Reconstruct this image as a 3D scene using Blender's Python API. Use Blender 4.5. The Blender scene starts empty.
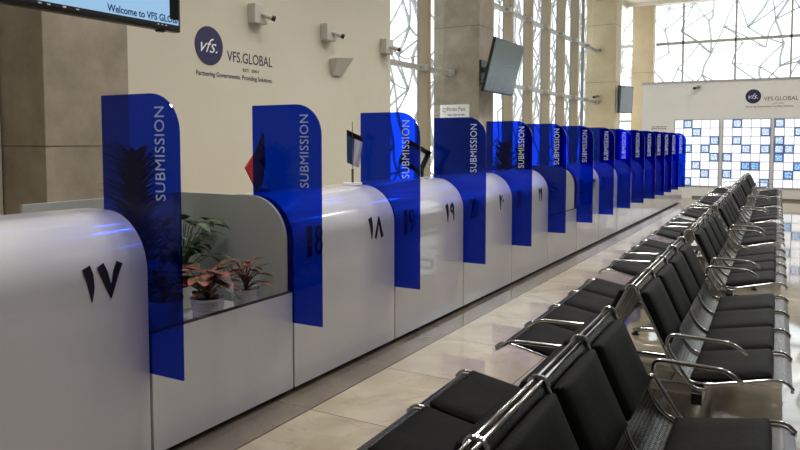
import bpy, bmesh, math, random
from mathutils import Vector, Matrix
random.seed(7)
C = bpy.context.scene.collection
PI = math.pi

# ------------------------------------------------------------------ materials
def s2l(c):
    return tuple((x/12.92 if x <= .04045 else ((x+.055)/1.055)**2.4) for x in [v/255 for v in c])
def mat(name, rgb, rough=.5, metal=0., spec=.5, coat=0., emit=None, es=1.):
    m = bpy.data.materials.new(name); m.use_nodes = True
    b = m.node_tree.nodes['Principled BSDF']
    b.inputs['Base Color'].default_value = (*s2l(rgb), 1)
    b.inputs['Roughness'].default_value = rough
    b.inputs['Metallic'].default_value = metal
    b.inputs['Specular IOR Level'].default_value = spec
    b.inputs['Coat Weight'].default_value = coat
    b.inputs['Coat Roughness'].default_value = .04; b.inputs['Coat IOR'].default_value = 1.6
    if emit:
        b.inputs['Emission Color'].default_value = (*s2l(emit), 1)
        b.inputs['Emission Strength'].default_value = es
    return m
def nt(m): return m.node_tree.nodes, m.node_tree.links, m.node_tree.nodes['Principled BSDF']
def noise_mix(m, c1, c2, scale=3, detail=6, lo=.35, hi=.65, bump=0., rough=.6, sc=(1, 1, 1)):
    n, l, b = nt(m)
    tc = n.new('ShaderNodeTexCoord'); mp = n.new('ShaderNodeMapping'); mp.inputs['Scale'].default_value = sc
    l.new(tc.outputs['Object'], mp.inputs['Vector'])
    t = n.new('ShaderNodeTexNoise'); t.inputs['Scale'].default_value = scale
    t.inputs['Detail'].default_value = detail; t.inputs['Roughness'].default_value = rough
    l.new(mp.outputs[0], t.inputs['Vector'])
    r = n.new('ShaderNodeValToRGB')
    r.color_ramp.elements[0].position = lo; r.color_ramp.elements[0].color = (*s2l(c1), 1)
    r.color_ramp.elements[1].position = hi; r.color_ramp.elements[1].color = (*s2l(c2), 1)
    l.new(t.outputs['Fac'], r.inputs['Fac']); l.new(r.outputs['Color'], b.inputs['Base Color'])
    if bump:
        bp = n.new('ShaderNodeBump'); bp.inputs['Strength'].default_value = bump; bp.inputs['Distance'].default_value = .01
        l.new(t.outputs['Fac'], bp.inputs['Height']); l.new(bp.outputs[0], b.inputs['Normal'])
    return r
M = {}
M['cream'] = mat('cream_paint', (208, 201, 182), .65); noise_mix(M['cream'], (204, 197, 178), (211, 205, 187), .6)
M['dimwall'] = mat('grey_wall', (120, 120, 122), .6); noise_mix(M['dimwall'], (114, 114, 116), (126, 126, 128), .6)
M['partition'] = mat('partition_paint', (222, 219, 212), .6); noise_mix(M['partition'], (218, 214, 207), (225, 222, 215), .5)
M['concrete'] = mat('board_concrete', (140, 126, 104), .75)
noise_mix(M['concrete'], (124, 114, 98), (166, 155, 136), 2.0, 10, .3, .72, .25, .68)
M['stone'] = mat('column_stone', (190, 172, 138), .6)
noise_mix(M['stone'], (184, 166, 132), (204, 187, 154), 1.1, 8, .35, .7, .05)
M['fin'] = mat('fin_bronze', (150, 134, 108), .55); noise_mix(M['fin'], (146, 130, 104), (158, 142, 116), 1)
M['joint'] = mat('joint_dark', (92, 85, 73), .8)
M['ceiling'] = mat('ceiling_paint', (225, 220, 208), .7); noise_mix(M['ceiling'], (222, 217, 205), (228, 224, 212), .8)
M['white_gloss'] = mat('white_gloss_panel', (206, 206, 210), .22, 0, .5, .6)
noise_mix(M['white_gloss'], (203, 203, 207), (209, 209, 213), .9)
M['grey_lam'] = mat('grey_laminate', (182, 185, 182), .4); noise_mix(M['grey_lam'], (178, 181, 178), (186, 189, 186), .8)
M['kick'] = mat('plinth_dark', (38, 34, 32), .5)
M['chrome'] = mat('chrome', (186, 186, 187), .13, 1.)
M['steel'] = mat('brushed_steel', (165, 162, 158), .3, 1.)
M['leather'] = mat('black_leatherette', (16, 16, 17), .62, 0, .08)
noise_mix(M['leather'], (9, 9, 9), (14, 14, 14), 60, 3, .4, .6, .12)
M['black'] = mat('black_plastic', (18, 18, 20), .35)
M['navy'] = mat('navy_vinyl', (35, 32, 78), .5)
M['ink'] = mat('black_vinyl', (16, 15, 20), .45)
M['numblue'] = mat('numeral_navy', (20, 20, 45), .4)
M['white'] = mat('white_vinyl', (235, 235, 240), .5)
M['letter'] = mat('frosted_lettering', (205, 216, 238), .55)
M['camwhite'] = mat('camera_housing', (196, 192, 182), .45)
M['grey'] = mat('grey_plastic', (120, 120, 118), .5)
M['pot'] = mat('white_ceramic', (246, 245, 242), .35)
M['soil'] = mat('potting_soil', (40, 30, 22), .9); noise_mix(M['soil'], (28, 20, 14), (58, 44, 32), 40)
M['leafg'] = mat('green_leaf', (38, 66, 36), .4); noise_mix(M['leafg'], (20, 42, 24), (92, 118, 80), 14, 4, .42, .66)
M['leafr'] = mat('red_leaf', (160, 66, 60), .4); noise_mix(M['leafr'], (58, 62, 40), (158, 84, 76), 14, 3, .42, .62)
M['leafd'] = mat('dark_leaf', (22, 30, 20), .5); noise_mix(M['leafd'], (14, 22, 14), (38, 50, 32), 12)
M['red'] = mat('flag_red', (168, 18, 28), .7)
M['fblue'] = mat('flag_blue', (70, 100, 150), .7)
M['fwhite'] = mat('flag_white', (225, 225, 228), .7)
M['railgrey'] = mat('rail_paint', (168, 166, 158), .45)
def latt():
    m = bpy.data.materials.new('facade_mesh_metal'); m.use_nodes = True; n = m.node_tree.nodes; l = m.node_tree.links; n.clear()
    o = n.new('ShaderNodeOutputMaterial'); d = n.new('ShaderNodeBsdfDiffuse'); d.inputs[0].default_value = (.74, .74, .75, 1)
    t = n.new('ShaderNodeBsdfTranslucent'); t.inputs[0].default_value = (.74, .74, .75, 1)
    a = n.new('ShaderNodeMixShader'); a.inputs[0].default_value = .5; l.new(d.outputs[0], a.inputs[1]); l.new(t.outputs[0], a.inputs[2])
    l.new(a.outputs[0], o.inputs[0]); return m
M['lattice'] = latt()
M['greyscreen'] = mat('screen_idle', (70, 84, 84), .15, 0, .5, 0, (92, 108, 106), .28)
M['greyscreen2'] = mat('screen_idle_pale', (104, 110, 114), .3, 0, .4, 0, (110, 118, 122), .2)
M['tvscreen'] = mat('screen_lit', (60, 80, 110), .15, 0, .5, 0, (150, 190, 222), .95)
M['tvdark'] = mat('screen_dark', (6, 8, 14), .15)
M['tvtext'] = mat('screen_text', (10, 30, 70), .5, 0, .2, 0, (24, 60, 110), .5)
M['paper'] = mat('paper', (222, 220, 214), .7)
M['taupe'] = mat('taupe_text', (110, 90, 84), .6)

# lit tiles
M['tile_lit'] = mat('lit_opal_glass', (230, 232, 236), .25, 0, .5, 0, (240, 245, 255), .72)
def pattern_tile(name, c1, c2, es):
    m = mat(name, (200, 215, 240), .25); n, l, b = nt(m)
    tc = n.new('ShaderNodeTexCoord'); v = n.new('ShaderNodeTexVoronoi'); v.feature = 'DISTANCE_TO_EDGE'; v.inputs['Scale'].default_value = 17
    l.new(tc.outputs['Object'], v.inputs['Vector'])
    r = n.new('ShaderNodeValToRGB'); r.color_ramp.elements[0].position = .04; r.color_ramp.elements[1].position = .22
    r.color_ramp.elements[0].color = (*s2l(c1), 1); r.color_ramp.elements[1].color = (*s2l(c2), 1)
    l.new(v.outputs['Distance'], r.inputs['Fac']); l.new(r.outputs[0], b.inputs['Base Color']); l.new(r.outputs[0], b.inputs['Emission Color'])
    b.inputs['Emission Strength'].default_value = es
    return m
M['tile_pat'] = pattern_tile('lit_patterned_glass', (150, 178, 222), (222, 232, 250), .72)
M['tile_blue'] = pattern_tile('lit_blue_glass', (84, 138, 206), (170, 204, 240), .72)
M['tile_frame'] = mat('blue_tile_border', (96, 122, 176), .4)
M['grid'] = mat('tile_grid_grey', (170, 172, 178), .5)

# polished marble floor with tile joints
def marble(name, c1, c2, vein, tx, ty, ox, oy, rough):
    m = mat(name, c1, rough, 0, .6, .22); n, l, b = nt(m)
    g = n.new('ShaderNodeNewGeometry'); sep = n.new('ShaderNodeSeparateXYZ'); l.new(g.outputs['Position'], sep.inputs[0])
    def fr(sock, off, size):
        a = n.new('ShaderNodeMath'); a.operation = 'SUBTRACT'; a.inputs[1].default_value = off; l.new(sock, a.inputs[0])
        d = n.new('ShaderNodeMath'); d.operation = 'DIVIDE'; d.inputs[1].default_value = size; l.new(a.outputs[0], d.inputs[0])
        f = n.new('ShaderNodeMath'); f.operation = 'FRACT'; l.new(d.outputs[0], f.inputs[0])
        c = n.new('ShaderNodeMath'); c.operation = 'LESS_THAN'; c.inputs[1].default_value = .006/size; l.new(f.outputs[0], c.inputs[0])
        fl = n.new('ShaderNodeMath'); fl.operation = 'FLOOR'; l.new(d.outputs[0], fl.inputs[0])
        return c.outputs[0], fl.outputs[0]
    jx, ix = fr(sep.outputs['X'], ox, tx); jy, iy = fr(sep.outputs['Y'], oy, ty)
    mx = n.new('ShaderNodeMath'); mx.operation = 'MAXIMUM'; l.new(jx, mx.inputs[0]); l.new(jy, mx.inputs[1])
    # per-tile shift of the stone pattern
    cb = n.new('ShaderNodeCombineXYZ'); l.new(ix, cb.inputs[0]); l.new(iy, cb.inputs[1])
    wn = n.new('ShaderNodeTexWhiteNoise'); l.new(cb.outputs[0], wn.inputs['Vector'])
    vm = n.new('ShaderNodeVectorMath'); vm.operation = 'MULTIPLY_ADD'; vm.inputs[1].default_value = (9, 9, 9)
    l.new(wn.outputs['Color'], vm.inputs[0]); l.new(g.outputs['Position'], vm.inputs[2])
    t = n.new('ShaderNodeTexNoise'); t.inputs['Scale'].default_value = 1.3; t.inputs['Detail'].default_value = 8; t.inputs['Distortion'].default_value = 1.2
    l.new(vm.outputs[0], t.inputs['Vector'])
    r = n.new('ShaderNodeValToRGB'); e = r.color_ramp.elements
    e[0].position = .36; e[0].color = (*s2l(c1), 1); e[1].position = .64; e[1].color = (*s2l(c2), 1)
    l.new(t.outputs['Fac'], r.inputs['Fac'])
    t2 = n.new('ShaderNodeTexNoise'); t2.inputs['Scale'].default_value = .9; t2.inputs['Detail'].default_value = 5; t2.inputs['Distortion'].default_value = 2.5
    l.new(vm.outputs[0], t2.inputs['Vector'])
    r2 = n.new('ShaderNodeValToRGB'); e = r2.color_ramp.elements
    e[0].position = .485; e[0].color = (0, 0, 0, 1); e[1].position = .5; e[1].color = (.28, .28, .28, 1)
    x = r2.color_ramp.elements.new(.515); x.color = (0, 0, 0, 1)
    l.new(t2.outputs['Fac'], r2.inputs['Fac'])
    m1 = n.new('ShaderNodeMixRGB'); l.new(r2.outputs[0], m1.inputs[0]); l.new(r.outputs[0], m1.inputs[1]); m1.inputs[2].default_value = (*s2l(vein), 1)
    m2 = n.new('ShaderNodeMixRGB'); l.new(mx.outputs[0], m2.inputs[0]); l.new(m1.outputs[0], m2.inputs[1]); m2.inputs[2].default_value = (*s2l((92, 82, 70)), 1)
    l.new(m2.outputs[0], b.inputs['Base Color'])
    return m
M['floor'] = marble('polished_marble', (158, 146, 124), (184, 173, 152), (134, 112, 84), .9, .9, -2.52, 2.45, .045)
M['border'] = marble('border_stone', (108, 98, 86), (124, 114, 100), (90, 78, 66), 9, .9, -2.9, 2.45, .1)

# perforated steel: fine dark holes in rows
def perforated():
    m = mat('perforated_steel', (130, 130, 130), .24, 1.); n, l, b = nt(m)
    tc = n.new('ShaderNodeTexCoord'); mp = n.new('ShaderNodeMapping'); mp.inputs['Scale'].default_value = (58, 58, 58)
    l.new(tc.outputs['UV'], mp.inputs['Vector'])
    fr = n.new('ShaderNodeVectorMath'); fr.operation = 'FRACTION'; l.new(mp.outputs[0], fr.inputs[0])
    su = n.new('ShaderNodeVectorMath'); su.operation = 'DISTANCE'; su.inputs[1].default_value = (.5, .5, 0); l.new(fr.outputs[0], su.inputs[0])
    lt = n.new('ShaderNodeMath'); lt.operation = 'LESS_THAN'; lt.inputs[1].default_value = .27; l.new(su.outputs['Value'], lt.inputs[0])
    sx = n.new('ShaderNodeSeparateXYZ'); l.new(tc.outputs['UV'], sx.inputs[0])
    g1 = n.new('ShaderNodeMath'); g1.operation = 'GREATER_THAN'; g1.inputs[1].default_value = .30; l.new(sx.outputs[0], g1.inputs[0])
    g2 = n.new('ShaderNodeMath'); g2.operation = 'LESS_THAN'; g2.inputs[1].default_value = .79; l.new(sx.outputs[0], g2.inputs[0])
    m1 = n.new('ShaderNodeMath'); m1.operation = 'MULTIPLY'; l.new(g1.outputs[0], m1.inputs[0]); l.new(g2.outputs[0], m1.inputs[1])
    m2 = n.new('ShaderNodeMath'); m2.operation = 'MULTIPLY'; l.new(m1.outputs[0], m2.inputs[0]); l.new(lt.outputs[0], m2.inputs[1])
    mx = n.new('ShaderNodeMixRGB'); l.new(m2.outputs[0], mx.inputs[0])
    mx.inputs[1].default_value = (*s2l((132, 131, 130)), 1); mx.inputs[2].default_value = (*s2l((30, 29, 28)), 1)
    l.new(mx.outputs[0], b.inputs['Base Color'])
    return m
M['perf'] = perforated()

def schlick(n, l, f0, k=1.):
    lw = n.new('ShaderNodeLayerWeight'); lw.inputs[0].default_value = .5
    p = n.new('ShaderNodeMath'); p.operation = 'POWER'; p.inputs[1].default_value = 5; l.new(lw.outputs['Facing'], p.inputs[0])
    q = n.new('ShaderNodeMath'); q.operation = 'MULTIPLY_ADD'; q.inputs[1].default_value = k*(1-f0); q.inputs[2].default_value = f0; l.new(p.outputs[0], q.inputs[0])
    return q
def acrylic(name, col, gl=.08):
    m = bpy.data.materials.new(name); m.use_nodes = True; n = m.node_tree.nodes; l = m.node_tree.links; n.clear()
    o = n.new('ShaderNodeOutputMaterial'); t = n.new('ShaderNodeBsdfTransparent'); t.inputs[0].default_value = (*col, 1)
    d = n.new('ShaderNodeBsdfDiffuse'); d.inputs[0].default_value = (.0, .005, .25, 1)
    g = n.new('ShaderNodeBsdfGlossy'); g.inputs['Roughness'].default_value = .03
    f = schlick(n, l, .03)
    m1 = n.new('ShaderNodeMixShader'); m1.inputs[0].default_value = gl
    l.new(t.outputs[0], m1.inputs[1]); l.new(d.outputs[0], m1.inputs[2])
    m2 = n.new('ShaderNodeMixShader'); l.new(f.outputs[0], m2.inputs[0]); l.new(m1.outputs[0], m2.inputs[1]); l.new(g.outputs[0], m2.inputs[2])
    l.new(m2.outputs[0], o.inputs[0])
    return m
M['acrylic'] = acrylic('blue_acrylic', (.03, .18, .76), .07)
def glass():
    m = bpy.data.materials.new('window_glass'); m.use_nodes = True; n = m.node_tree.nodes; l = m.node_tree.links; n.clear()
    o = n.new('ShaderNodeOutputMaterial'); t = n.new('ShaderNodeBsdfTransparent'); t.inputs[0].default_value = (.95, .97, .97, 1)
    g = n.new('ShaderNodeBsdfGlossy'); g.inputs['Roughness'].default_value = .02
    f = schlick(n, l, .025)
    m2 = n.new('ShaderNodeMixShader'); l.new(f.outputs[0], m2.inputs[0]); l.new(t.outputs[0], m2.inputs[1]); l.new(g.outputs[0], m2.inputs[2])
    l.new(m2.outputs[0], o.inputs[0]); return m
M['glass'] = glass()

# ------------------------------------------------------------------ geometry helpers
def obj(name, bm, m, parent=None, smooth=False, loc=None):
    me = bpy.data.meshes.new(name)
    bmesh.ops.recalc_face_normals(bm, faces=bm.faces)
    bm.to_mesh(me); bm.free()
    ms = m if isinstance(m, (list, tuple)) else [m]
    for x in ms: me.materials.append(M[x] if isinstance(x, str) else x)
    if smooth:
        for p in me.polygons: p.use_smooth = True
        if smooth == 'auto': me.set_sharp_from_angle(angle=math.radians(38))
    o = bpy.data.objects.new(name, me); C.objects.link(o)
    if parent: o.parent = parent
    if loc: o.location = loc
    return o
def box(bm, x0, x1, y0, y1, z0, z1, bev=0, mi=0):
    r = bmesh.ops.create_cube(bm, size=1)
    vs = r['verts']
    bmesh.ops.scale(bm, vec=(abs(x1-x0), abs(y1-y0), abs(z1-z0)), verts=vs)
    bmesh.ops.translate(bm, vec=((x0+x1)/2, (y0+y1)/2, (z0+z1)/2), verts=vs)
    fs = set(f for v in vs for f in v.link_faces)
    for f in fs: f.material_index = mi
    if bev:
        es = list(set(e for v in vs for e in v.link_edges))
        bmesh.ops.bevel(bm, geom=es, offset=bev, segments=2, affect='EDGES', profile=.6)
    return bm
def B(*a, **k): return box(bmesh.new(), *a, **k)
def rounded(pts, r=.03, n=5, closed=False):
    out = []
    P = [Vector(p) for p in pts]
    N = len(P)
    for i, p in enumerate(P):
        if not closed and i in (0, N-1): out.append(p); continue
        a = P[i-1]; b = P[(i+1) % N]
        da = (a-p); db = (b-p); rr = min(r, da.length*.48, db.length*.48)
        s = p+da.normalized()*rr; e = p+db.normalized()*rr
        for k in range(n+1):
            t = k/n; out.append((1-t)**2*s+2*t*(1-t)*p+t*t*e)
    return out
def tube(bm, pts, rad, seg=8, cap=True):
    P = [Vector(p) for p in pts]; rings = []
    T = []
    for i in range(len(P)):
        a = P[max(i-1, 0)]; b = P[min(i+1, len(P)-1)]; T.append((b-a).normalized())
    up = Vector((0, 0, 1)) if abs(T[0].z) < .9 else Vector((1, 0, 0))
    nrm = (up - T[0]*up.dot(T[0])).normalized()
    for i, p in enumerate(P):
        nrm = (nrm - T[i]*nrm.dot(T[i])).normalized(); bn = T[i].cross(nrm)
        rr = rad[i] if isinstance(rad, (list, tuple)) else rad
        rings.append([bm.verts.new(p+(nrm*math.cos(2*PI*k/seg)+bn*math.sin(2*PI*k/seg))*rr) for k in range(seg)])
    for a, b in zip(rings, rings[1:]):
        for k in range(seg):
            bm.faces.new((a[k], a[(k+1) % seg], b[(k+1) % seg], b[k]))
    if cap:
        bm.faces.new(rings[0][::-1]); bm.faces.new(rings[-1])
    return bm
def lathe(bm, prof, cx=0, cy=0, seg=24):
    rings = []
    for r, z in prof:
        rings.append([bm.verts.new((cx+r*math.cos(2*PI*k/seg), cy+r*math.sin(2*PI*k/seg), z)) for k in range(seg)])
    for a, b in zip(rings, rings[1:]):
        for k in range(seg): bm.faces.new((a[k], a[(k+1) % seg], b[(k+1) % seg], b[k]))
    bm.faces.new(rings[0][::-1]); bm.faces.new(rings[-1]); return bm
def prism(bm, poly, d, t0, t1, mi=0):
    """poly = 2D outline; d='y' extrudes an XZ outline along Y, 'x' a YZ outline along X, 'z' an XY outline."""
    def pt(a, b, t): return {'y': (a, t, b), 'x': (t, a, b), 'z': (a, b, t)}[d]
    A = [bm.verts.new(pt(a, b, t0)) for a, b in poly]; Bv = [bm.verts.new(pt(a, b, t1)) for a, b in poly]
    n = len(poly); fs = [bm.faces.new(A), bm.faces.new(Bv[::-1])]
    for i in range(n): fs.append(bm.faces.new((A[i], Bv[i], Bv[(i+1) % n], A[(i+1) % n])))
    for f in fs: f.material_index = mi
    return bm
def thing(name, label, cat, loc=(0, 0, 0), rotz=0, group=None):
    o = bpy.data.objects.new(name, None); C.objects.link(o); o.empty_display_size = .1
    o.location = loc; o.rotation_euler = (0, 0, rotz); o['label'] = label; o['category'] = cat
    if group: o['group'] = group
    return o
def tag(o, label, cat, group=None):
    o['label'] = label; o['category'] = cat
    if group: o['group'] = group
    return o
def struct(name, bm, m, parent=None, smooth=False):
    o = obj(name, bm, m, parent, smooth)
    if parent is None: o['kind'] = 'structure'
    return o
def dup(root, loc, rotz=None, label=None, group=None):
    r = root.copy(); C.objects.link(r); r.location = loc
    if rotz is not None: r.rotation_euler = (0, 0, rotz)
    if label: r['label'] = label
    if group: r['group'] = group
    for ch in list(root.children):
        c = ch.copy(); C.objects.link(c); c.parent = r
        for g in list(ch.children):
            d = g.copy(); C.objects.link(d); d.parent = c
    return r
def text_bm(s, w, h=None, ext=.0015, shear=0, bold=.0, spacing=1.0):
    """lettering fitted to width w (and height h), lower-left at the origin in XY, facing +Z"""
    cu = bpy.data.curves.new('t', 'FONT'); cu.body = s; cu.extrude = ext; cu.shear = shear; cu.offset = bold
    cu.resolution_u = 3; cu.space_character = spacing
    o = bpy.data.objects.new('t', cu); C.objects.link(o)
    dg = bpy.context.evaluated_depsgraph_get(); me = bpy.data.meshes.new_from_object(o.evaluated_get(dg))
    bpy.data.objects.remove(o); bpy.data.curves.remove(cu)
    xs = [v.co.x for v in me.vertices]; ys = [v.co.y for v in me.vertices]
    x0, x1, y0, y1 = min(xs), max(xs), min(ys), max(ys)
    sx = w/(x1-x0); sy = (h/(y1-y0)) if h else sx
    bm = bmesh.new(); bm.from_mesh(me); bpy.data.meshes.remove(me)
    for v in bm.verts: v.co = Vector(((v.co.x-x0)*sx, (v.co.y-y0)*sy, v.co.z))
    return bm
def orient(bm, ex, ey, org):
    ex = Vector(ex); ey = Vector(ey); ez = ex.cross(ey)
    m = Matrix.Translation(org) @ Matrix((ex, ey, ez)).transposed().to_4x4()
    bmesh.ops.transform(bm, matrix=m, verts=bm.verts); return bm

# ------------------------------------------------------------------ the setting
XC, XW, XG = -5.0, -5.5, -5.75       # column faces, cream wall, glazing
ZC = 6.4
struct('floor', B(-8, 9, -4, 27, -.1, 0), 'floor')
struct('trim_1', B(-3.2, -2.52, -2, 21.6, .0, .003), 'border')
ZH = 8.4
struct('ceiling', B(-6.2, -1.7, -4, 26, ZC, ZC+.2), 'ceiling')
struct('ceiling', B(-1.9, 9, -4, 26.2, ZH, ZH+.2), 'ceiling')
struct('trim_0', B(-1.9, -1.7, -4, 26, ZC+.2, ZH), 'ceiling')
struct('wall_left', B(-6.1, XW, 4.14, 9.42, 0, ZC), 'cream')
struct('wall_back', B(-6.1, 9, -4.2, -4, 0, ZH), 'dimwall')
struct('wall_right', B(9, 9.2, -4.2, 26.2, 0, ZH), 'dimwall')
struct('wall_rear', B(-6.1, -5.55, -4, 3.35, 0, ZC), 'cream')
# far partition wall
w = struct('wall_far', B(-4.14, 5.5, 21.9, 22.15, 0, 3.32), 'partition')
struct('baseboard_far', B(-2.7, 5.5, 21.885, 21.9, 0, .06), 'border')
struct('trim_2', B(-4.16, 5.5, 21.87, 22.18, 3.32, 3.36), 'grid')
# far side: left of the partition and beyond it a floor to ceiling glazing
def column(name, x0, x1, y0, y1, m, joints, vj):
    c = thing(name, '', 'column'); del c['label']; del c['category']; c['kind'] = 'structure'
    obj('column_shaft', B(x0, x1, y0, y1, 0, ZC, bev=.008), m, c)
    for z in joints: obj('joint', B(x0-.001, x1+.001, y0-.001, y1+.001, z-.005, z+.005), 'joint', c)
    for y in vj: obj('joint', B(x1-.01, x1+.002, y-.006, y+.006, 0, ZC), 'joint', c)
    return c
c1 = column('column', -6.4, XC, 3.36, 4.14, 'concrete', [1.57], []); c1.name = 'trim_3'
c2 = column('column', -5.9, XC, 11.68, 12.36, 'concrete', [1.5, 3.67], []); c2.name = 'trim_4'
c3 = column('column', -5.9, XC, 22.2, 22.95, 'stone', [3.45, 5.2], []); c3.name = 'trim_5'
c4 = column('column', -5.2, -4.5, 25.55, 25.95, 'stone', [4.0], []); c4.name = 'trim_6'

# left glazing: deep fins, rails with end brackets, glass panes, facade screen outside
fins = [10.62, 14.55, 15.85, 17.15, 18.4, 19.7]
n = 7
for y in fins:
    f = struct('trim_%d' % n, B(-5.65, -5.48, y, y+.12, 0, ZC), 'fin'); n += 1
edges = [(9.42, 10.62), (10.75, 11.68), (12.36, 13.25), (13.38, 14.55)] + [(a+.13, b) for a, b in zip(fins[1:], fins[2:])] + [(19.83, 21.0), (21.0, 22.2)]
struct('trim_%d' % n, B(-5.65, -5.48, 13.25, 13.37, 0, ZC), 'fin'); n += 1
for i, (a, b) in enumerate(edges):
    p = struct('window_%d' % (i+1), B(-5.70, -5.69, a, b, 0, ZC), 'glass')
    for z in (2.85, 4.43, 6.0):
        bm = B(-5.66, -5.56, a, b, z-.04, z+.04)
        box(bm, -5.57, -5.47, b-.12, b, z-.05, z+.05, bev=.01)
        obj('rail', bm, 'railgrey', p)
    bm = B(-5.72, -5.65, a-.06, a+.015, 0, ZC)
    obj('window_frame', bm, 'grey', p)
nw = len(edges)+1
# far glazing
mull = [-5.9, -5.22, -4.48, -3.6, -1.97, -.36, 1.25, 2.86, 4.5, 6.2, 9]
for i, (a, b) in enumerate(zip(mull, mull[1:])):
    if i == 1: continue
    zt = ZC if b < -1.7 else ZH
    p = struct('window_%d' % nw, B(a+.03, b-.03, 26.0, 26.015, 0, zt), 'glass'); nw += 1
    bm = B(b-.03, b+.03, 25.93, 26.06, 0, zt); obj('mullion', bm, 'railgrey', p)
    bm = B(a, b, 25.93, 26.05, 4.94, 5.03); box(bm, a, b, 25.93, 26.05, 2.3, 2.39); obj('rail', bm, 'railgrey', p)
struct('trim_%d' % n, B(-6, -1.7, 25.5, 25.9, 6.28, ZC), 'ceiling'); n += 1
struct('trim_%d' % n, B(-6.0, -5.35, 12.4, 25.5, 6.2, ZC), 'ceiling'); n += 1

# facade screen: branching metal lattice hung outside the glass
def lattice(seed, u0, u1, v0, v1, put, step=.62, r=.03):
    rnd = random.Random(seed); bm = bmesh.new()
    nu = int((u1-u0)/step)+1; nv = int((v1-v0)/step)+1
    G = [[(u0+(i+.5*(j % 2)+rnd.uniform(-.3, .3))*step, v0+(j+rnd.uniform(-.3, .3))*step) for j in range(nv)] for i in range(nu)]
    def bar(a, b, rr):
        mx = (a[0]+b[0])/2+rnd.uniform(-.09, .09); my = (a[1]+b[1])/2+rnd.uniform(-.09, .09)
        pts = [put(*a), put(mx, my), put(*b)]
        tube(bm, rounded(pts, .2, 3), rr, 5)
    for i in range(nu):
        for j in range(nv):
            if i+1 < nu and rnd.random() < .45: bar(G[i][j], G[i+1][j], r*rnd.choice((.6, 1)))
            if j+1 < nv and rnd.random() < .85: bar(G[i][j], G[i][j+1], r*rnd.choice((.8, 1.3)))
            if i+1 < nu and j+1 < nv and rnd.random() < .5: bar(G[i][j], G[i+1][j+1], r*.9)
            if i > 0 and j+1 < nv and rnd.random() < .4: bar(G[i][j], G[i-1][j+1], r*.9)
    return bm
o = obj('facade_screen', lattice(3, 8.6, 24.5, .1, 6.9, lambda u, v: (-6.35, u, v), .52, .026), 'lattice')
tag(o, 'pale branching metal screen outside the tall window strips between the columns at left', 'facade screen')
o = obj('facade_screen', lattice(5, -6, 5.5, 2.6, 10.2, lambda u, v: (u, 26.9, v), .75, .036), 'lattice')
tag(o, 'pale branching metal screen outside the high window above the far wall', 'facade screen')

# ------------------------------------------------------------------ counters
PY = [2.385, 3.515, 4.803, 6.11, 7.41, 8.70, 10.02, 11.30, 12.57, 13.76, 14.93, 16.04, 17.03, 18.08, 19.22]
XF = -2.765
def profile(back, zt=1.26, xf=XF, r=.29, base=.04):
    P = [(back, base), (xf, base), (xf, zt-r)]
    for k in range(1, 15):
        a = k/14*PI/2
        P.append((xf-r*1.0*(1-math.cos(a)), zt-r+r*math.sin(a)))
    P += [(back, zt)]
    return P
def stroke(bm, pts, ws, org, sc, ext=.003):
    """digit strokes drawn as tapered ribbons on the counter face; u to the right (+Y), v up (+Z)"""
    P = [Vector((p[0]*sc, p[1]*sc)) for p in pts]; L = []; R = []
    for i, p in enumerate(P):
        d = (P[min(i+1, len(P)-1)]-P[max(i-1, 0)]).normalized(); nn = Vector((-d.y, d.x))*ws[i]*sc/2
        L.append(p+nn); R.append(p-nn)
    poly = [(org[0]+q.x, org[1]+q.y) for q in L+R[::-1]]
    prism(bm, poly, 'x', XF-.001, XF+ext)
def persian(ch, y, z, h):
    bm = bmesh.new()
    if ch == '1': stroke(bm, [(.0, 1), (.10, .75), (.16, .4), (.17, 0)], [.26, .26, .2, .03], (y, z), h)
    if ch == '7':
        stroke(bm, [(0, 1), (.12, .75), (.26, .35), (.34, 0)], [.24, .25, .2, .03], (y, z), h)
        stroke(bm, [(.66, 1), (.54, .75), (.42, .35), (.34, 0)], [.22, .21, .15, .03], (y, z), h)
    if ch == '8':
        stroke(bm, [(.30, 1), (.24, .7), (.12, .3), (0, 0)], [.03, .12, .16, .16], (y, z), h)
        stroke(bm, [(.30, 1), (.38, .7), (.5, .3), (.64, 0)], [.03, .16, .2, .2], (y, z), h)
    if ch == '9':
        stroke(bm, [(.38, .62), (.2, .54), (.04, .68), (.1, .9), (.26, 1), (.38, .85), (.42, .5), (.48, 0)], [.08, .13, .14, .14, .14, .16, .16, .04], (y, z), h)
    if ch == '2':
        stroke(bm, [(0, 1), (.08, .7), (.14, .35), (.15, 0)], [.16, .2, .16, .03], (y, z), h)
        stroke(bm, [(.06, .78), (.2, .68), (.36, .78), (.40, .98)], [.1, .14, .14, .06], (y, z), h)
    if ch == '0': stroke(bm, [(0, .5), (.11, .62), (.22, .5)], [.03, .2, .03], (y, z), h); 
    return bm
nums = {1: '18', 2: '19', 3: '20', 4: '21', 6: '22', 7: '23', 8: '24', 9: '25', 10: '26', 11: '27', 12: '28', 13: '29'}
pers = {1: '18', 2: '19', 3: '20', 4: '21', 6: '22', 7: '23'}
GAP = .009
def counter(i, y0, y1, label, latin, per):
    c = thing('service_counter', label, 'counter', (0, 0, 0), 0, None)
    a, b = y0+GAP, y1-GAP
    obj('body', prism(bmesh.new(), profile(-3.24), 'y', a, b), 'white_gloss', c, smooth='auto')
    obj('plinth', B(-3.2, -2.86, a, b, 0.003, .04), 'kick', c)
    if latin:
        for ch, yy in zip(latin, (y0+.15, y0+.235)):
            w_ = .05 if ch == '1' else .085
            bm = text_bm(ch, w_, .2, .001)
            d = obj('numeral', orient(bm, (0, 1, 0), (0, 0, 1), (XF+.001, yy, .855)), 'numblue', c)
    if per:
        yy = y1-(.350 if i == 0 else .372)
        for k, ch in enumerate(per):
            obj('numeral', persian(ch, yy+k*(.074 if i == 0 else .078), .88, .16), 'numblue', c)
    return c
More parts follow.
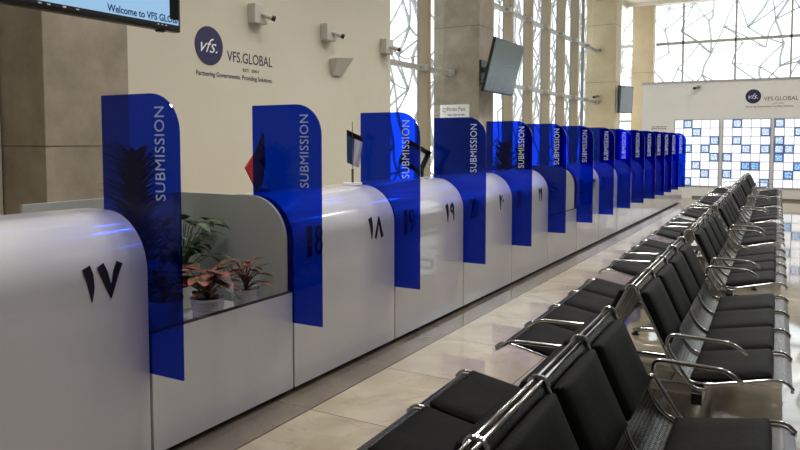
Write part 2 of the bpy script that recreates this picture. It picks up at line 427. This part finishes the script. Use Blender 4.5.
counter(0, 1.1, PY[0], 'nearest glossy white counter numbered in Persian numerals 17, at the left edge of the photo', None, '17')
lab = {1: 'white counter numbered 18, just beyond the planter with the red-leaved plants',
       2: 'white counter numbered 19, with the black framed stand on its top',
       3: 'white counter numbered 20, beneath the hanging screen on the concrete column',
       4: 'white counter numbered 21, the last before the second planter gap',
       6: 'white rounded counter directly beyond the second, farther planter gap',
       7: 'second white counter beyond the farther planter gap',
       8: 'third white counter beyond the farther planter gap',
       9: 'fourth white counter beyond the farther planter gap',
       10: 'fifth white counter beyond the farther planter gap',
       11: 'fourth white counter from the far end of the counter row',
       12: 'third white counter from the far end of the counter row',
       13: 'white counter second from the far wall end of the counter row',
       14: 'last white counter, at the far wall end of the counter row'}
for i in range(1, 15):
    if i == 5: continue
    y1 = PY[i+1] if i < 14 else 20.3
    counter(i, PY[i], y1, lab[i], nums.get(i), pers.get(i))
def planter(y0, y1, label):
    p = thing('planter_box', label, 'planter')
    a, b = y0+GAP, y1-GAP
    obj('front_panel', B(XF-.03, XF, a, b, .04, .655, bev=.002), 'white_gloss', p)
    obj('plinth', B(-3.6, -2.86, a, b, .003, .04), 'kick', p)
    obj('edge_strip', B(XF-.031, XF-.0, a, b, .655, .662), 'kick', p)
    obj('shelf', B(-3.78, XF-.032, a, b-.022, .52, .55), 'grey_lam', p)
    obj('back_panel', B(-3.81, -3.785, a, b, .04, 1.25), 'grey_lam', p)
    pr = [(x, z) for x, z in profile(-3.783, 1.258, XF-.036, .28, .04)]
    obj('end_panel', prism(bmesh.new(), pr, 'y', b-.02, b), 'grey_lam', p)
    return p
planter(PY[0], PY[1], 'low white planter gap with grey back between counters 17 and 18')
planter(PY[5], PY[6], 'second low planter gap, farther along between counters 21 and 22')

# ------------------------------------------------------------------ blue acrylic screens
def screen_bm():
    xl, xr, z0, z1, r = -3.08, -2.54, .46, 1.835, .19
    P = [(xl, z0), (xr, z0), (xr, z1-r)]
    for k in range(1, 11):
        a = k/10*PI/2; P.append((xr-r*(1-math.cos(a)), z1-r+r*math.sin(a)))
    P += [(xl, z1)]
    bm = prism(bmesh.new(), P, 'y', -.005, .005)
    return bm
order = ['nearest', 'second nearest', 'third nearest', 'fourth nearest', 'fifth nearest', 'sixth nearest', 'seventh nearest', 'eighth nearest', 'ninth nearest',
         'tenth nearest', 'fifth from the far end', 'fourth from the far end', 'third from the far end', 'second to last', 'farthest']
extra = [' , just before the near planter', ', with a red flag behind it', ', between counters 18 and 19',
         ', between counters 19 and 20', ', between counters 20 and 21', ', between counter 21 and the second planter', ', at the far side of the second planter',
         '', '', '', '', '', '', ', second screen from the far wall', ', closest to the far wall of lit tiles']
root = None
for i, y in enumerate(PY):
    L = ('%s translucent blue counter divider marked SUBMISSION%s' % (order[i], extra[i])).replace(' ,', ',')
    if root is None:
        root = thing('counter_divider', L, 'divider', (0, y, 0), 0, 'blue dividers along the counters')
        obj('panel', screen_bm(), 'acrylic', root)
        t = text_bm('SUBMISSION', .45, .066, .0006, spacing=1.06)
        obj('lettering', orient(t, (0, 0, 1), (-1, 0, 0), (-2.632, -.0065, 1.32)), 'letter', root)
    else:
        dup(root, (0, y, 0), None, L)

# ------------------------------------------------------------------ plants
def leaf(bm, base, d, length, width, droop, cup=.15, seg=6):
    d = Vector(d).normalized(); side = d.cross(Vector((0, 0, 1)))
    side = side.normalized() if side.length > .01 else Vector((1, 0, 0))
    prev = None; p = Vector(base); dd = d.copy()
    for k in range(seg+1):
        t = k/seg; wv = width*math.sin(PI*min(t*.93+.07, 1))**.75/2*(1-.25*t)
        if k == seg: wv = .0008
        upv = side.cross(dd).normalized()
        row = [bm.verts.new(p-side*wv+upv*wv*cup), bm.verts.new(p), bm.verts.new(p+side*wv+upv*wv*cup)]
        if prev:
            for q in (0, 1): bm.faces.new((prev[q], prev[q+1], row[q+1], row[q]))
        prev = row
        p = p+dd*length/seg; dd = (dd+Vector((0, 0, -droop/seg))).normalized()
def foliage(seed, n_, h0, h1, spread, ll, lw, droop, stem=True):
    rnd = random.Random(seed); bm = bmesh.new()
    for k in range(n_):
        a = 2.4*k+rnd.uniform(-.3, .3); e = rnd.uniform(.3, 1); hh = rnd.uniform(h0, h1)
        r = spread*e
        tip = Vector((r*math.cos(a), r*math.sin(a), hh))
        if stem: tube(bm, rounded([(0, 0, 0), (tip.x*.3, tip.y*.3, hh*.6), tip], .1, 3), .0035, 4)
        tilt = rnd.uniform(-.1, .6)
        leaf(bm, tip, (math.cos(a), math.sin(a), tilt), ll*rnd.uniform(.75, 1.15), lw*rnd.uniform(.8, 1.1), droop*rnd.uniform(.7, 1.3))
    return bm
def pot(parent, r=.085, h=.16):
    prof = [(r*.72, 0)]
    for k in range(11):
        z = h*(k+.3)/11; rr = r*(.74+.26*(k/10))
        prof += [(rr*.975, z), (rr*1.03, z+h*.035)]
    prof += [(r*1.04, h), (r*.92, h), (r*.9, h*.85)]
    obj('pot', lathe(bmesh.new(), prof), 'pot', parent, smooth='auto')
    obj('soil', lathe(bmesh.new(), [(r*.9, h*.8), (r*.88, h*.87)]), 'soil', parent)
def potted(name, label, loc, r, h, fol, m, group=None):
    t = thing(name, label, 'plant', loc, 0, group)
    pot(t, r, h); f = obj('foliage', fol, m, t, smooth=True, loc=(0, 0, h*.85)); return t
potted('potted_caladium', 'red-leaved plant in a ribbed white pot, the more left of the two front pots', (-2.92, 2.93, .55), .095, .17, foliage(1, 34, .05, .20, .10, .15, .10, .8), 'leafr')
potted('potted_caladium', 'smaller red-leaved plant in a ribbed white pot beside the grey end panel', (-2.93, 3.26, .55), .085, .16, foliage(2, 30, .06, .2, .09, .10, .06, .5), 'leafr')
potted('potted_caladium', 'red-leaved potted plant partly hidden behind the nearest blue divider', (-3.12, 2.80, .55), .09, .16, foliage(3, 26, .06, .19, .10, .14, .08, .8), 'leafr')
potted('potted_foliage_plant', 'large dark green broad-leaved plant at the back of the near planter', (-3.4, 3.2, .55), .11, .18, foliage(4, 52, .14, .42, .16, .19, .085, 1.0), 'leafg')
def spiky(seed, n_, L, w=.035):
    rnd = random.Random(seed); bm = bmesh.new(); tube(bm, [(0, 0, 0), (0, 0, .55)], .03, 6)
    for k in range(n_):
        a = 2.4*k; z = -.2+.82*k/n_; tl = rnd.uniform(.1, 1.0)+.6*k/n_; 
        leaf(bm, (0, 0, z), (math.cos(a), math.sin(a), tl), L*rnd.uniform(.7, 1.1), w, .5)
    return bm
potted('spiky_plant', 'tall dark spiky plant seen through the nearest blue divider', (-3.42, 2.86, .55), .13, .36, spiky(5, 260, .24, .05), 'leafd')
potted('spiky_plant', 'dark spiky plant seen through the fifth blue divider from the near end', (-3.5, 9.05, .55), .15, .38, spiky(6, 190, .27, .055), 'leafd')
potted('potted_foliage_plant', 'dark leafy plant at the front of the farther planter gap', (-3.1, 9.35, .55), .1, .16, foliage(8, 40, .1, .34, .14, .22, .06, .9), 'leafd')
potted('spiky_plant', 'tall dark plant seen through the sixth blue divider, in the farther planter', (-3.5, 9.72, .55), .14, .38, spiky(9, 160, .2, .05), 'leafd')

# ------------------------------------------------------------------ desk flags and stand
def cloth(bm, P0, w, h, slant, mi_cut=None, amp=.02, nu=10, nv=12):
    V = [[None]*(nv+1) for _ in range(nu+1)]
    for i in range(nu+1):
        for j in range(nv+1):
            u, v = i/nu, j/nv
            V[i][j] = bm.verts.new((P0[0]+amp*math.sin(u*9+v*2), P0[1]+u*w*(1-.25*v), P0[2]-v*h-u*slant*(1-.3*v)))
    for i in range(nu):
        for j in range(nv):
            f = bm.faces.new((V[i][j], V[i+1][j], V[i+1][j+1], V[i][j+1]))
            if mi_cut: f.material_index = mi_cut(i/nu, j/nv)
    r = bmesh.ops.solidify(bm, geom=list(bm.faces), thickness=.002)
    return bm
f = thing('desk_flag', 'small blue and white desk flag on a thin pole on counter 18', 'flag', (-3.08, 4.68, 1.26), math.radians(-55))
obj('base', B(-.05, .05, -.075, .075, 0, .022, bev=.005), 'pot', f)
obj('pole', tube(bmesh.new(), [(0, 0, .02), (0, 0, .50)], .004, 6), 'steel', f)
bm = tube(bmesh.new(), [(0, 0, .02), (0, 0, .13)], .009, 8); obj('pole_socket', bm, 'joint', f)
obj('cloth', cloth(bmesh.new(), (0, -.045, .44), .13, .26, .06, lambda u, v: (0 if u < .42 and v > .15 else (2 if v <= .15 else 1)), .025), ['fblue', 'fwhite', 'ink'], f, smooth=True)
f = thing('desk_flag', 'drooping red desk flag partly behind the second blue divider', 'flag', (-3.22, 3.76, 1.26))
obj('base', B(-.04, .04, -.04, .04, 0, .02, bev=.005), 'steel', f)
obj('pole', tube(bmesh.new(), [(0, 0, .02), (0, 0, .42)], .004, 6), 'steel', f)
bm = bmesh.new()
prism(bm, [(.02, .40), (-.055, .28), (-.165, .17), (-.06, -.0+.02), (.0, .05), (.03, .2)], 'x', -.008, .008)
obj('cloth', bm, 'red', f)
s = thing('framed_stand', 'black framed notice on a stand beside the third blue divider', 'sign', (-3.1, 5.90, 1.26))
obj('base', B(-.05, .05, -.05, .05, 0, .015, bev=.004), 'white_gloss', s)
obj('stem', B(-.01, .01, -.012, .012, .015, .13), 'black', s)
fr = bmesh.new()
for a_ in ((-.13, .13, -.0125, .0125, -.12, -.08), (-.13, .13, -.0125, .0125, .08, .12), (-.13, -.09, -.0125, .0125, -.12, .12), (.09, .13, -.0125, .0125, -.12, .12)): box(fr, *a_)
R_ = Matrix.Translation((-.075, 0, .2)) @ Matrix.Rotation(math.radians(27), 4, 'Y') @ Matrix.Rotation(math.radians(0), 4, 'Z')
bmesh.ops.transform(fr, matrix=R_, verts=fr.verts); obj('frame', fr, 'black', s)
pp = B(-.09, .09, -.004, .004, -.08, .08); bmesh.ops.transform(pp, matrix=R_, verts=pp.verts); obj('sheet', pp, 'paper', s)

# ------------------------------------------------------------------ back-to-back benches
PITCH = .488
SP = [(.016, .903), (.13, .672), (.195, .535), (.25, .488), (.33, .482), (.60, .545), (.655, .548), (.685, .52)]
def side_path(sg, y, dz=0, r=.05):
    return rounded([(sg*x, y, z+dz) for x, z in SP], r, 4)
def shell_bm(sg, y0, y1):
    bm = bmesh.new(); uvl = bm.loops.layers.uv.new('UVMap')
    P = side_path(sg, 0); s_ = [0]
    for a, b in zip(P, P[1:]): s_.append(s_[-1]+(b-a).length)
    A = [bm.verts.new((p.x, y0, p.z-.004)) for p in P]; Bv = [bm.verts.new((p.x, y1, p.z-.004)) for p in P]
    for i in range(len(P)-1):
        f = bm.faces.new((A[i], Bv[i], Bv[i+1], A[i+1]))
        for lp, uv in zip(f.loops, ((s_[i], 0), (s_[i], y1-y0), (s_[i+1], y1-y0), (s_[i+1], 0))): lp[uvl].uv = uv
    bmesh.ops.solidify(bm, geom=list(bm.faces), thickness=.003)
    return bm
def pad_bm(a, b, y0, y1, sg, th=.034):
    """upholstered pad between two points of the side profile, rounded all round"""
    a = Vector((a[0]*sg, 0, a[1])); b = Vector((b[0]*sg, 0, b[1])); L = (b-a).length; ex = (b-a).normalized()
    ez = ex.cross(Vector((0, 1, 0)));  ez = ez if ez.dot(Vector((sg, 0, 1))) > 0 else -ez
    bm = bmesh.new(); NU, NV = 8, 8; top = {}; bot = {}
    W = y1-y0; R = .03
    def sq(u, v):                                   # superellipse corner rounding
        x = (u*2-1); y = (v*2-1); 
        k = 1-.035*(abs(x)**6*abs(y)**6)
        return x*k, y*k
    grid = [0, .03, .09, .3, .5, .7, .91, .97, 1]
    for i, u in enumerate(grid):
        for j, v in enumerate(grid):
            x, y = sq(u, v)
            m_ = max(abs(x), abs(y)); hgt = th*(1-max(0, (m_-.80)/.20)**3*.75)
            px = a+ex*((x+1)/2*L); py = y0+(y+1)/2*W
            q = Vector((px.x, py, px.z))
            top[i, j] = bm.verts.new(q+ez*hgt); bot[i, j] = bm.verts.new(q+ez*.0005)
    n_ = len(grid)
    for i in range(n_-1):
        for j in range(n_-1):
            bm.faces.new((top[i, j], top[i+1, j], top[i+1, j+1], top[i, j+1]))
            bm.faces.new((bot[i, j], bot[i, j+1], bot[i+1, j+1], bot[i+1, j]))
    ring = [(i, 0) for i in range(n_)]+[(n_-1, j) for j in range(1, n_)]+[(i, n_-1) for i in range(n_-2, -1, -1)]+[(0, j) for j in range(n_-2, 0, -1)]
    for p, q in zip(ring, ring[1:]+ring[:1]): bm.faces.new((top[p], bot[p], bot[q], top[q]))
    return bm
def make_bench(label, loc, rz):
    t = thing('waiting_bench', label, 'bench', loc, rz, 'back-to-back waiting benches')
    N = 4; L = N*PITCH
    for sg in (1, -1):
        sm = None
        for k in range(N):
            y0, y1 = k*PITCH+.008, (k+1)*PITCH-.008
            obj('seat_shell', shell_bm(sg, y0, y1), 'perf', t, smooth='auto')
            obj('backrest_pad', pad_bm((.032, .880), (.155, .622), y0+.010, y1-.010, sg), 'leather', t, smooth='auto')
            obj('seat_pad', pad_bm((.265, .486), (.608, .547), y0+.010, y1-.010, sg), 'leather', t, smooth='auto')
        for k in range(N+1):
            y = k*PITCH
            P = side_path(sg, y, .004)
            P = [Vector((sg*.004, y, .912))]+P+[Vector((sg*.683, y, .505))]
            obj('side_frame', tube(bmesh.new(), P, .0072, 8), 'chrome', t, smooth=True)
        obj('top_rail', tube(bmesh.new(), [(sg*.012, -.0, .907), (sg*.012, L, .907)], .0058, 8), 'chrome', t, smooth=True)
        for y, off in ((0, -.045), (L, .045)):
            yy = y+off
            P = rounded([(sg*.345, yy, .475), (sg*.285, yy, .475), (sg*.165, yy, .655), (sg*.175, yy, .712), (sg*.44, yy, .706), (sg*.505, yy, .662)], .03, 6)
            a_ = obj('armrest', tube(bmesh.new(), P, .009, 10), 'chrome', t, smooth=True)
            obj('arm_bracket', tube(bmesh.new(), [(sg*.168, y, .65), (sg*.168, yy, .65)], .012, 8), 'chrome', a_, smooth=True)
        obj('seat_beam', B(sg*.30-.025, sg*.30+.025, -.05, L+.05, .40, .455, bev=.006), 'black', t)
    for y in (.12, L-.12):
        bm = B(-.30, .30, y-.02, y+.02, .395, .44, bev=.004)
        tube(bm, [(0.05, y, .40), (0.05, y, .07)], .028, 10); tube(bm, [(-.05, y, .40), (-.05, y, .07)], .028, 10)
        g = obj('leg', bm, 'steel', t, smooth='auto')
        bm = tube(bmesh.new(), rounded([(-.42, y, .035), (-.36, y, .06), (.36, y, .06), (.42, y, .035)], .05, 3), .022, 8)
        obj('foot_bar', bm, 'chrome', g, smooth=True)
        for x in (-.41, .41): obj('glide', lathe(bmesh.new(), [(.03, 0), (.03, .014), (.012, .022)], x, y, 12), 'black', g)
    for k in range(N+1):
        bm = tube(bmesh.new(), rounded([(-.027, k*PITCH, .893), (-.016, k*PITCH, .914), (.016, k*PITCH, .914), (.027, k*PITCH, .893)], .012, 3), .009, 8)
        obj('rail_clamp', bm, 'chrome', t, smooth='auto')
    return t
RZ = .0243
def bp(y): return (-.6-.0243*y, y, 0)
starts = [0.995, 3.465, 5.915, 8.37, 10.83, 13.27, 15.70]
bl = ['nearest steel back-to-back bench with black pads, cut off by the bottom edge', 'second nearest steel bench with black pads, its near armrests across the first gap',
      'third nearest steel bench with black pads in the row', 'fourth steel bench of the row, counted from the near end', 'fifth steel bench of the row, third from the far end', 'sixth steel bench of the row, second from the far end', 'farthest steel bench in the row, in front of the lit tile wall']
b0 = make_bench(bl[0], bp(starts[0]), RZ)
for y, L in zip(starts[1:], bl[1:]): dup(b0, bp(y), RZ, L)

# ------------------------------------------------------------------ screens on the columns, hanging monitor
tv = thing('ceiling_monitor', 'large black monitor showing a welcome message, at the top left corner', 'monitor', (-3.5, 2.05, 2.30), math.radians(-1.0))
W_, H_ = 1.245, .74
obj('housing', B(-.06, 0, 0, W_, 0, H_, bev=.008), 'black', tv)
obj('display', B(-.001, .002, .03, W_-.02, .042, H_-.02), 'tvscreen', tv)
obj('side_panel', B(.002, .003, W_-.09, W_-.02, .075, H_-.02), 'tvdark', tv)
obj('lower_bar', B(.001, .003, .03, W_-.02, .022, .042), 'ink', tv)
bm = orient(text_bm('Welcome to VFS GLOBAL', .565, .044, .0004, bold=.022), (0, 1, 0), (0, 0, 1), (.0025, .70, .052))
dl = [v for v in bm.verts if v.co.y > W_-.02]; bmesh.ops.delete(bm, geom=dl, context='VERTS')
obj('lettering', bm, 'tvtext', tv)
bm = B(.003, .004, .42, .44, .026, .037)
for yy in (.28, .33, .50): box(bm, .003, .004, yy, yy+.018, .027, .034)
for yy in (1.06, 1.09, 1.12): box(bm, .003, .004, yy, yy+.01, .027, .034)
obj('icons', bm, 'paper', tv)
obj('sensor', B(-.04, -.01, W_-.17, W_-.12, -.012, .0), 'black', tv)
obj('hanging_pole', tube(bmesh.new(), [(-.09, W_/2, .3), (-.09, W_/2, ZC-2.30)], .025, 10), 'black', tv)
obj('mount_plate', B(-.1, -.06, W_/2-.15, W_/2+.15, .2, .5), 'black', tv)

def wall_tv(label, y, z0, Lw, Hh, m, extras, tilt=14, x=-4.66, rz=0, loc_z=None):
    t = thing('wall_monitor', label, 'monitor', (x, y, z0), math.radians(rz))
    R = Matrix.Rotation(math.radians(tilt), 4, 'Y')
    def ad(nm, bm, mm, rr=True):
        if rr: bmesh.ops.transform(bm, matrix=R, verts=bm.verts)
        return obj(nm, bm, mm, t)
    ad('housing', B(-.05, 0, 0, Lw, 0, Hh, bev=.008), 'black')
    ad('display', B(0, .003, .025, Lw-.025, .03, Hh-.025), m)
    if extras:
        for a in extras: ad(a[0], B(.003, .004, a[1], a[2], a[3], a[4]), a[5])
    return t
t = wall_tv('tilted grey screen hung beside the tall concrete column', 11.2, 2.46, 1.42, .93, 'greyscreen',
            [('menu_block', .22, .38, .08, .24, 'greyscreen2'), ('menu_block', .42, .68, .08, .18, 'greyscreen2'), ('menu_block', .9, 1.2, .08, .22, 'greyscreen2'), ('text_line', .8, 1.15, .52, .54, 'greyscreen2')], x=-4.72)
obj('wall_arm', B(-.28, .06, .5, .66, .38, .46), 'black', t)
obj('wall_plate', B(-.28, -.24, .48, .9, .2, .6), 'black', t)
t = wall_tv('small grey monitor on a black arm beside the pale stone column', 22.1, 2.5, .75, .82, 'greyscreen2', None, 3, x=-4.84, rz=-18)
obj('wall_arm', B(-.14, .0, .2, .4, .3, .5), 'black', t)
obj('wall_plate', B(-.16, -.12, .15, .6, .0, .85), 'black', t)

# ------------------------------------------------------------------ wall graphics
def logo(loc, ex, scale, label, name_ink='navy', nw=1.):
    """wall logo: origin at the disc centre, ex = reading direction"""
    ez = (0, 0, 1); t = thing('wall_logo', label, 'logo', loc)
    n_ = Vector(ex).cross(Vector(ez))
    def place(bm, u, v, d=.002): return orient(bm, ex, ez, Vector(ex)*u+Vector(ez)*v+n_*d)
    s = scale
    bm = bmesh.new(); bmesh.ops.create_cone(bm, segments=48, radius1=.205*s, radius2=.205*s, depth=.004, cap_ends=True)
    obj('emblem_disc', place(bm, 0, 0), 'navy', t)
    obj('emblem_script', place(text_bm('vfs.', .24*s, .15*s, .001, shear=.45, bold=-.006), -.12*s, -.07*s, .005), 'white', t)
    obj('name_lettering', place(text_bm('VFS.GLOBAL', .76*s*nw, .118*s, .001, bold=.006), .27*s, -.135*s, .001), name_ink, t)
    obj('est_lettering', place(text_bm('EST. 2001', .27*s, .034*s, .001, bold=.01), .52*s, -.225*s, .001), 'ink' if name_ink == 'navy' else name_ink, t)
    obj('slogan_lettering', place(text_bm('Partnering Governments. Providing Solutions.', 1.22*s, .068*s, .001, bold=.012), -.19*s, -.335*s, .001), name_ink, t)
    return t
logo((XW, 5.60, 2.622), (0, 1, 0), 1.0, 'navy round emblem and company lettering on the cream side wall')
logo((-1.185, 21.9, 2.865), (1, 0, 0), .95, 'navy round emblem and company lettering on the far wall', 'taupe', 1.16)

# sign on the concrete column, small caption on the far wall
s = thing('column_sign', 'small white notice plate on the concrete column face', 'sign', (-5.47, 11.68, 2.155))
obj('plate', B(-.29, .29, -.012, -.001, -.125, .125, bev=.003), 'paper', s)
obj('lettering', orient(text_bm('Persian Plaza', .36, .075, .0005), (1, 0, 0), (0, 0, 1), (-.15, -.013, .01)), 'joint', s)
bm = bmesh.new()
for a_, b_ in ((-.14, -.05), (-.035, .05), (.065, .12), (.135, .2)): box(bm, a_, b_, -.0135, -.0125, -.07, -.052)
obj('small_print', bm, 'joint', s)
obj('emblem', tube(bmesh.new(), [(-.2+.035*math.cos(a*.5), -.013, .03+.035*math.sin(a*.5)) for a in range(12)], .005, 5), 'joint', s)
bm = bmesh.new()
for a_, b_ in ((-3.84, -3.76), (-3.74, -3.62), (-3.60, -3.52), (-3.50, -3.44)): box(bm, a_, b_, 21.898, 21.9, 2.04, 2.065)
for a_, b_ in ((-3.86, -3.70), (-3.68, -3.60), (-3.58, -3.44)): box(bm, a_, b_, 21.898, 21.9, 1.985, 2.008)
o = obj('wall_caption', bm, 'taupe')
tag(o, 'tiny line of taupe lettering left of the lit tile panels', 'lettering')

# ------------------------------------------------------------------ cameras and sconce
def cam_housing(label, y, z, ang, short=False):
    t = thing('security_camera', label, 'security camera', (XW, y, z), 0, None)
    obj('junction_box', B(0, .11, -.11, .11, -.11, .11, bev=.012), 'camwhite', t)
    d = Vector((math.cos(ang)*.8, math.sin(ang)*.8, -.25)).normalized()
    p0 = Vector((.1, 0, .0)); p1 = p0+d*.05; 
    obj('bracket', tube(bmesh.new(), [p0, p1], .022, 8), 'camwhite', t, smooth='auto')
    q = obj('barrel', tube(bmesh.new(), [p1-d*.02, p1+d*.09], .03, 12), 'camwhite', t, smooth='auto')
    obj('lens_hood', tube(bmesh.new(), [p1+d*.08, p1+d*.125], .032, 12), 'black', q, smooth='auto')
cam_housing('white security camera above the wall logo, nearest of three', 6.32, 3.06, .75)
cam_housing('white security camera in the middle of the three on the cream wall', 7.72, 3.04, .75)
cam_housing('security camera at the right end of the cream wall, beside the window', 9.22, 3.03, .5)
s = thing('wall_sconce', 'grey wedge shaped wall light below the middle security camera', 'wall light', (XW, 7.98, 2.62))
bm = bmesh.new()
V = [(-.0, -.19, .09), (.14, -.17, .10), (.16, .2, .13), (0, .2, .10), (0, -.13, -.13), (.03, -.13, -.13), (.03, .08, -.13), (0, .08, -.13)]
v = [bm.verts.new(p) for p in V]
for f_ in ((0, 1, 2, 3), (7, 6, 5, 4), (0, 4, 5, 1), (1, 5, 6, 2), (2, 6, 7, 3), (3, 7, 4, 0)): bm.faces.new([v[i] for i in f_])
bmesh.ops.bevel(bm, geom=list(bm.edges), offset=.008, segments=2, affect='EDGES')
obj('shade', bm, 'camwhite', s)
def small_cam(label, loc):
    t = thing('security_camera', label, 'security camera', loc)
    obj('mount', B(-.05, .05, -.06, 0, -.04, .04, bev=.006), 'camwhite', t)
    b_ = obj('barrel', tube(bmesh.new(), [(0, -.05, -.01), (-.1, -.2, -.05)], .04, 10), 'grey', t, smooth='auto')
    obj('lens_hood', tube(bmesh.new(), [(-.09, -.19, -.047), (-.11, -.23, -.057)], .042, 10), 'black', b_, smooth='auto')
small_cam('small grey camera high on the far wall, left of the emblem', (-2.58, 21.9, 3.18))
small_cam('small dark camera on the pale stone column', (-5.49, 22.2, 3.04))

# ------------------------------------------------------------------ lit tile panels on the far wall
TW = .236
def tiles(x0, label, marks):
    t = thing('lit_tile_panel', label, 'light panel', (x0, 21.9, .352), 0, None)
    obj('grid_frame', B(-.02, 5*TW+.02, -.02, -.002, -.02, 8*TW+.02), 'grid', t)
    g = .010
    for r in range(8):
        for c in range(5):
            z1 = (8-r)*TW; z0 = z1-TW; a = c*TW; b = a+TW; k = marks.get((r, c))
            if k is None:
                obj('tile', B(a+g, b-g, -.035, -.02, z0+g, z1-g), 'tile_lit', t)
            else:
                f_ = obj('patterned_tile', B(a+g+.022, b-g-.022, -.040, -.034, z0+g+.022, z1-g-.022), 'tile_pat' if k == 1 else 'tile_blue', t)
                bm = B(a, b, -.034, -.02, z0, z1); obj('tile_border', bm, 'tile_frame', f_)
    return t
tiles(-3.205, 'white lit tile panel nearest the counters, partly behind the blue dividers', {(0, 1): 1, (1, 2): 1, (2, 4): 1, (3, 1): 1, (3, 3): 1, (4, 4): 1, (5, 2): 1, (6, 3): 1, (7, 1): 1})
tiles(-1.92, 'middle white lit tile panel, behind the end of the bench row', {(0, 1): 1, (1, 4): 1, (2, 1): 1, (3, 2): 1, (3, 4): 1, (4, 0): 1, (5, 2): 2, (5, 3): 2, (6, 0): 1, (7, 4): 1})
tiles(-.638, 'white lit tile panel cut by the right edge of the photo', {(0, 0): 1, (1, 2): 1, (2, 0): 1, (3, 0): 1, (3, 1): 1, (4, 0): 2, (5, 2): 2, (6, 1): 2, (7, 3): 1, (4, 4): 1})

# ------------------------------------------------------------------ light
w = bpy.data.worlds.new('World'); bpy.context.scene.world = w; w.use_nodes = True
bg = w.node_tree.nodes['Background']; bg.inputs[0].default_value = (.93, .97, 1, 1); bg.inputs[1].default_value = 2.6
def area(loc, rot, sx, sy, power, col):
    l = bpy.data.lights.new('ceiling_light', 'AREA'); l.shape = 'RECTANGLE'; l.size = sx; l.size_y = sy; l.energy = power; l.color = col
    o = bpy.data.objects.new('ceiling_light', l); C.objects.link(o); o.location = loc; o.rotation_euler = rot
for x in (0.5, 4.5):
    for y, e_ in ((4, 55), (11, 65), (18, 120)):
        area((x, y, ZH-.05), (0, 0, 0), 1.2, 1.2, e_*1.3, (1, .97, .93))
for k in range(7):
    for x, e_ in ((-2.0, 190), (-3.7, 110)):
        l = bpy.data.lights.new('downlight', 'SPOT'); l.energy = e_*(1.1 if k < 2 else .9); l.spot_size = math.radians(150); l.spot_blend = 1; l.shadow_soft_size = .22; l.color = (1, .97, .94)
        o = bpy.data.objects.new('downlight', l); C.objects.link(o); o.location = (x, 1.0+2.6*k, ZC-.08)
for y in (3, 6.5, 10, 14, 18):
    l = bpy.data.lights.new('downlight', 'SPOT'); l.energy = 160; l.spot_size = math.radians(110); l.spot_blend = .8; l.shadow_soft_size = .07; l.color = (1, .96, .92)
    o = bpy.data.objects.new('downlight', l); C.objects.link(o); o.location = (-2.2, y, ZC-.08)

# ------------------------------------------------------------------ camera
f_, yaw, pit, cy = 707.4, math.radians(29.51), math.radians(3.405), 184.4
cd = bpy.data.cameras.new('camera'); cam = bpy.data.objects.new('camera', cd); C.objects.link(cam)
cd.sensor_width = 36; cd.lens = f_/800*36; cd.shift_y = -(225-cy)/800; cd.clip_start = .05
cam.location = (0, 0, 1.6); cam.rotation_euler = (PI/2-pit, 0, yaw)
bpy.context.scene.camera = cam
vs = bpy.context.scene.view_settings
vs.view_transform = 'Standard'; vs.look = 'None'; vs.gamma = 1; vs.use_curve_mapping = False; vs.exposure = 0
bpy.context.scene.cycles.use_denoising = True
